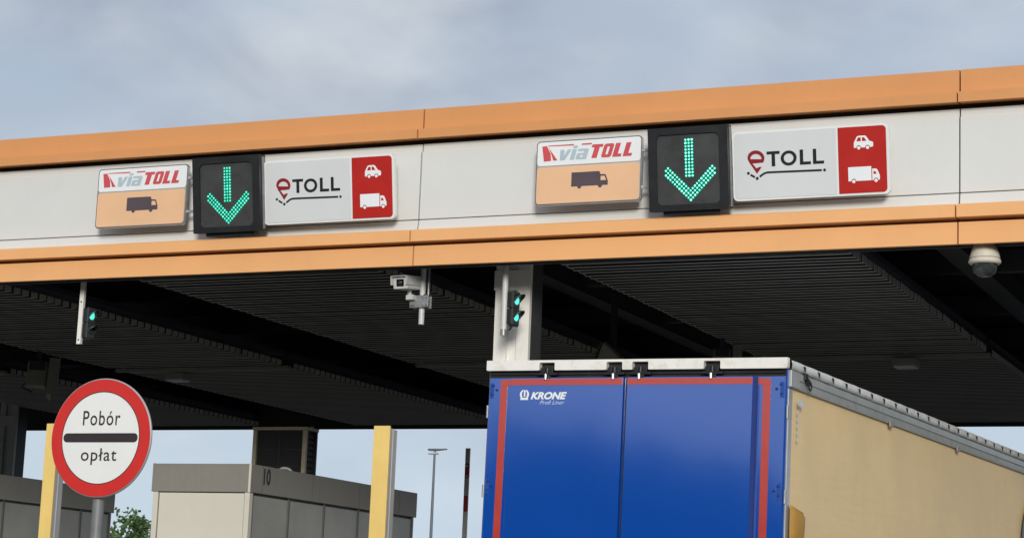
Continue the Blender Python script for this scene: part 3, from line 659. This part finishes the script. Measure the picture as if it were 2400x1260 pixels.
# underbody
tp('chassis', MB().box(-.55, -.42, .3, LEN-.5, .85, 1.15).box(.42, .55, .3, LEN-.5, .85, 1.15).box(-W2+.05, W2-.05, .05, .16, 1.0, 1.2), RUBBER)
tp('bumper', MB().box(-1.2, 1.2, .02, .14, .52, .66), ALU, .01)
for s in (-1, 1): tp('tail_light', MB().box(*sorted((s*.75, s*1.2)), .0, .06, .80, .93), BRED, .01)
for y in (2.6, 3.9, 5.2):
    tp('axle', MB().tube([(-1.0, y, .52), (1.0, y, .52)], .07, 10), RUBBER)
    for s in (-1, 1):
        wl = tp('wheel', MB().lathe([(.30, s*.88), (.50, s*.89), (.525, s*.94), (.525, s*1.20), (.50, s*1.25), (.30, s*1.26)], (0, y, .525), 32, 'x'), TYRE)
        tp('rim', MB().lathe([(.0, s*1.17), (.12, s*1.17), (.14, s*1.10), (.27, s*1.15), (.30, s*1.255)], (0, y, .525), 32, 'x'), ALU, 0, wl)
for s in (-1, 1): tp('landing_leg', MB().box(*sorted((s*.45, s*.57)), 10.0, 10.12, .12, .95).box(*sorted((s*.38, s*.64)), 9.93, 10.19, .02, .12), GALV)
# tyre contact: follow the small lean of the body
# ------------------------------------------------------------------ toll booths
def booth(xr, label, num):
    y0, y1, wd = 21.95, 26.56, 1.43
    t = thing('toll_booth', label, 'booth', (xr-wd/2, (y0+y1)/2, .15), group='toll booths on the islands')
    h = wd/2; l = (y1-y0)/2; zb, zt = 3.47-.15, 3.818-.15
    P = lambda n, mb, m, bv=0, par=None: mb.build(n, m, par or t, bv)
    P('core', MB().box(-h+.06, h-.06, -l+.06, l-.06, 0, zb), BFRAME)
    P('roof_band', MB().box(-h, h, -l, l, zb, zt), BAND, .008)
    P('plinth', MB().box(-h+.02, h-.02, -l+.02, l-.02, 0, .95), BAND, .005)
    for x in (-h+.015, h-.085): P('front_post', MB().box(x, x+.07, -l+.02, -l+.10, .952, zb-.002), BPANEL, .004)
    P('front_panel', MB().box(-h+.10, h-.10, -l+.035, -l+.058, .96, zb-.012), BPANEL, .004)
    P('front_gasket', MB().box(-h+.086, h-.086, -l+.045, -l+.0585, .953, zb-.004), BFRAME)
    # side panels between slim mullions, the last bay set back from the rear corner
    ys = [-l+.115, 22.97-(y0+l), 23.90-(y0+l), 24.85-(y0+l), 25.75-(y0+l), l-.08]
    for s in (-1, 1):
        for a, b_ in zip(ys, ys[1:]):
            P('side_panel', MB().box(*sorted((s*(h-.058), s*(h-.035))), a+.012, b_-.022, .96, zb-.03), BGLASS, .003)
        for a in ys: P('mullion', MB().box(*sorted((s*(h-.058), s*(h-.022))), a-.018, a+.010, .953, zb-.002), BFRAME, .003)
        P('corner_angle', MB().box(*sorted((s*(h-.0005), s*(h-.03))), -l-.003, -l+.02, zb-.002, zt+.002), BPANEL if s > 0 else BAND)
        for a in (.28, 1.55, 2.85, 4.05): P('band_joint', MB().box(*sorted((s*(h-.01), s*(h+.0015))), -l+a, -l+a+.006, zb+.005, zt-.004), BFRAME)
    P('rear_panel', MB().box(-h+.03, h-.03, l-.05, l-.03, .96, zb-.004), BGLASS)
    if num:
        o = link('lettering', text_mesh('lettering', num, (0, .17, 0, .205), BROWN, 0, .035, 0), t, (h+.004, -l+.30, zb+.115), (0, 0, R(90)))
    return t
b10 = booth(-13.2, 'grey toll booth numbered 10 with cream front panel and dark cabinet on its roof', '10')
booth(-18.35, 'dark grey toll booth behind the round sign pole at the left edge', None)
t = thing('equipment_cabinet', 'dark grille cabinet in beige frame standing on the booth roof', 'cabinet', (-14.2, 24.45, 3.818))
hx, hy, hh = .415, .16, .665
for x in (-hx, hx-.055): MB().box(x, x+.055, -hy, -hy+.05, 0, hh).build('frame_post', BEIGE, t, .005)
MB().box(-hx-.01, hx+.01, -hy-.01, hy+.01, hh+.001, hh+.045).build('top_rail', BEIGE, t, .005)
MB().box(-hx+.06, hx-.06, -hy+.03, hy-.031, .0, hh-.002).build('body', MESHD, t)
for z in (.17, .40): MB().box(-hx+.085, hx-.085, -hy+.018, -hy+.029, z, z+.008).build('grille_bar', BEAM, t)
MB().box(-.006, .006, -hy+.018, -hy+.029, .02, hh-.08).build('grille_bar', BEAM, t)
for k in range(8): MB().box(hx-.0585, hx-.04, -hy+.06, hy-.03, .03+k*.078, .07+k*.078).build('louvre', BEAM, t, 0)
MB().box(hx-.085, hx, hy-.03, hy, 0, hh).box(-hx, -hx+.085, hy-.03, hy, 0, hh).build('rear_post', BLACKM, t)
MB().add([(-hx-.13, -.05, 0), (-hx-.002, -.05, .08), (-hx-.002, -.05, 0), (-hx-.13, .0, 0), (-hx-.002, 0, .08), (-hx-.002, 0, 0)], [(0,2,1), (3,4,5), (0,1,4,3), (1,2,5,4), (0,3,5,2)]).build('foot_gusset', BLACKM, t)
b = MB(); b.tube([(.10*math.cos(R(a)), 0, .085*math.sin(R(a))-.01) for a in range(0, 181, 15)], .018, 10)
o = tag(b.build('roof_loop', COLD, None, 0, (-13.45, 23.2, 3.80), (0, 0, R(35))), 'small grey half hoop on the roof edge of the numbered booth', 'hoop')
t = thing('floodlight', 'small floodlight under the rear edge of the canopy above the booth', 'floodlight', (-18.75, 32.6, 5.22))
MB().box(-.16, .16, -.05, .05, 0, .06).box(-.16, -.13, -.05, .05, .06, .14).build('body', BLACKM, t)
MB().add([(.17, -.05, -.02), (.37, -.05, .23), (.37, -.05, -.02), (.17, .05, -.02), (.37, .05, .23), (.37, .05, -.02)], [(0,2,1), (3,4,5), (0,1,4,3), (1,2,5,4), (0,3,5,2)]).build('side_plate', COLD, t)
MB().box(-.02, .02, -.02, .02, .06, .35).build('stem', BLACKM, t)

# ------------------------------------------------------------------ posts, round sign, barrier, lamp
def ypost(x, zt, wd, label):
    t = thing('height_post', label, 'post', (x, 17.56, .15), group='yellow height posts on the islands')
    MB().box(-wd/2, wd/2, -.02, .0, 0, zt-.15).build('yellow_face', YELP, t, .003)
    MB().box(-wd/2+.004, wd/2-.004, .001, .05, 0, zt-.17).box(-wd/2+.02, wd/2+.004, .0505, .13, 0, zt-.18).build('steel_post', GREYP, t, .003)
    MB().box(-.18, .18, -.10, .22, .006, .026).build('base_plate', GALV, t)
ypost(-9.13, 3.79, .172, 'tall yellow post in front of the numbered booth')
ypost(-7.93, 3.83, .172, 'tall yellow post mostly hidden by the left edge of the trailer')
ypost(-12.955, 3.83, .145, 'tall yellow post half hidden by the round sign')

t = thing('road_sign', 'round white sign with red rim, black bar and Pobór opłat lettering', 'road sign', (-9.326, 13.23, .15))
cz = 3.229-.15; off = .027
RS = .4545
MB().lathe([(RS, 0), (RS+.004, -.006), (RS+.004, -.018), (RS-.002, -.024), (0, -.024)], (off, 0, cz), 72, 'y', False).build('disc', ALU, t)
link('red_rim', shape_mesh('red_rim', [circ(off, cz, RS-.004, 72), circ(off, cz, RS*.785, 72)], RRED, .002, .0245), t)
link('white_field', shape_mesh('white_field', [circ(off, cz, RS*.786, 72)], RWHITE, .001, .0245), t)
link('rim_line', shape_mesh('rim_line', [circ(off, cz, RS*.787, 72), circ(off, cz, RS*.772, 72)], CHAR, 0, .0272), t)
bw = RS*.75
link('black_bar', shape_mesh('black_bar', [rrect(off-bw, off+bw, cz-.035, cz+.035, .034)], CHAR, 0, .0275), t)
link('lettering', text_mesh('lettering', 'Pobór', (off-.171, off+.171, cz+.095, cz+.208), CHAR, .0275, .006, 0, 0, 1.12), t)
link('lettering', text_mesh('lettering', 'opłat', (off-.166, off+.16, cz-.208, cz-.08), CHAR, .0275, .006, 0, 0, 1.12), t)
MB().tube([(0, .052, 0), (0, .052, cz+.40)], .045, 18).build('pole', POLEG, t)
for z in (cz-.2, cz+.2): MB().box(-.07, .07, .001, .02, z-.02, z+.02).box(-.055, .055, .021, .03, z-.015, z+.015).build('clamp', GALV, t)
link('lettering', text_mesh('lettering', 'V', (-.025, .025, 0, .05), CHAR, 0, 0), t, (.022, .004, cz-.80), (0, R(-90), R(12)))

t = thing('barrier', 'raised red and white barrier arm beside the trailer', 'barrier', (-13.47, 29.0, .15))
MB().box(-.18, .18, -.2, .2, 0, 1.05).build('cabinet', YELP, t, .02)
zs = [(.9, 2.0, BWHT), (2.0, 2.5, BRED), (2.5, 2.93, BWHT), (2.93, 3.09, BRED), (3.09, 3.40, BWHT), (3.40, 3.56, BWHT), (3.56, 3.80, BRED), (3.80, 4.07, BWHT), (4.07, 4.30, BRED), (4.30, 4.53, BWHT)]
for i, (a, b_, m) in enumerate(zs): MB().box(-.036, .036, -.24, -.205, a+.0005, b_-.0005).build('arm_section', m, t, .006)
for z in (4.10, 4.26): MB().lathe([(0, -.25), (.016, -.249), (.018, -.241)], (0, 0, z), 10, 'y').build('reflector', SWHITE, t)
t = thing('street_lamp', 'tall thin grey street lamp far behind the plaza', 'street lamp', (-34.15, 70, -.02))
MB().tube([(0,0,0), (0,0,8.55)], [.085, .042], 12).build('pole', POLE, t)
MB().box(-.24, .08, -.12, .12, 8.66, 8.73).add([(.08, -.1, 8.66), (.50, -.06, 8.70), (.50, .06, 8.70), (.08, .1, 8.66), (.08, -.1, 8.73), (.50, -.06, 8.735), (.50, .06, 8.735), (.08, .1, 8.73)], [(0,3,2,1), (4,5,6,7), (0,1,5,4), (1,2,6,5), (2,3,7,6), (3,0,4,7)]).build('lamp_head', POLE, t)
MB().box(-.24, .12, -.10, .10, 8.52, 8.57).box(-.04, .04, -.04, .04, 8.571, 8.66).build('lamp_bracket', GREYP, t)

# ------------------------------------------------------------------ trees
def tree(x, y, h, spread, label, leafm, n, seed, size=.22):
    g = random.Random(seed); t = thing('tree', label, 'tree', (x, y, -.02), group='trees behind the plaza')
    b = MB(); b.tube([(0,0,0), (.05,.03,h*.25), (-.04,.05,h*.5), (.03,0,h*.92)], [.13, .10, .07, .015], 8)
    tips = []
    for k in range(16):
        z = h*(.25+.62*k/16); a = k*2.4 + g.uniform(-.3, .3); ln = spread*(1-.75*max(0, (z/h-.3)/.7))*g.uniform(.75, 1.1)
        e = Vector((ln*math.cos(a), ln*math.sin(a), z + ln*.75)); m_ = Vector((ln*.5*math.cos(a), ln*.5*math.sin(a), z+ln*.25))
        b.tube([(0,0,z), m_, e], [.045, .03, .008], 6); tips += [(m_, .5), (e, .42), ((m_+e)/2, .5)]
    tips.append((Vector((.03, 0, h*.93)), .3))
    b.build('trunk', BARK, t)
    b = MB()
    for i in range(n):
        c, rr = g.choice(tips); p = c + Vector((g.gauss(0, rr*.55), g.gauss(0, rr*.55), g.gauss(0, rr*.5)))
        u = Vector((g.gauss(0,1), g.gauss(0,1), g.gauss(0,1))).normalized(); v = u.orthogonal().normalized(); s = size*g.uniform(.5, 1.15)
        b.add([p, p+u*s*.5+v*s*.28, p+u*s, p+u*s*.5-v*s*.28], [(0,1,2,3)])
    b.build('crown', leafm, t)
tree(-46.9, 70, 6.1, 2.3, 'loose dark green tree top beside the cream booth front', LEAF, 2600, 3, .26)
tree(-49.6, 71, 5.75, 2.0, 'low yellow green tree top behind the round sign pole', LEAF2, 2600, 5, .26)
# unseen wood added behind the viewer for its dark reflection in the doors
g = random.Random(11); b = MB()
for k in range(400):
    x = -150 + k*.75 + g.uniform(-1, 1); yb = -62 + g.uniform(-9, 5); h = 11.2 + 1.0*math.sin(x*.09+.6) + .5*math.sin(x*.23+1) + g.uniform(-.8, .5)
    for j in range(130):
        th = g.uniform(0, 6.28); ph = g.uniform(0, 1); rr = 2.7*math.sin(math.pi*min(1, .12+.88*ph))**.7*g.uniform(.7, 1)
        p = Vector((x+rr*math.cos(th), yb+rr*math.sin(th), h*(.08+.92*ph))); u = Vector((g.gauss(0,1), g.gauss(0,1), g.gauss(0,.7))).normalized(); v = u.orthogonal().normalized(); s = g.uniform(.8, 1.5)
        b.add([p-u*s*.5, p+v*s*.4, p+u*s*.5, p-v*s*.4], [(0,1,2,3)])
o = b.build('unseen_wood', LEAF); o['kind'] = 'stuff'; o['label'] = 'dense green wood, unseen behind the viewer, added for reflections in the doors'
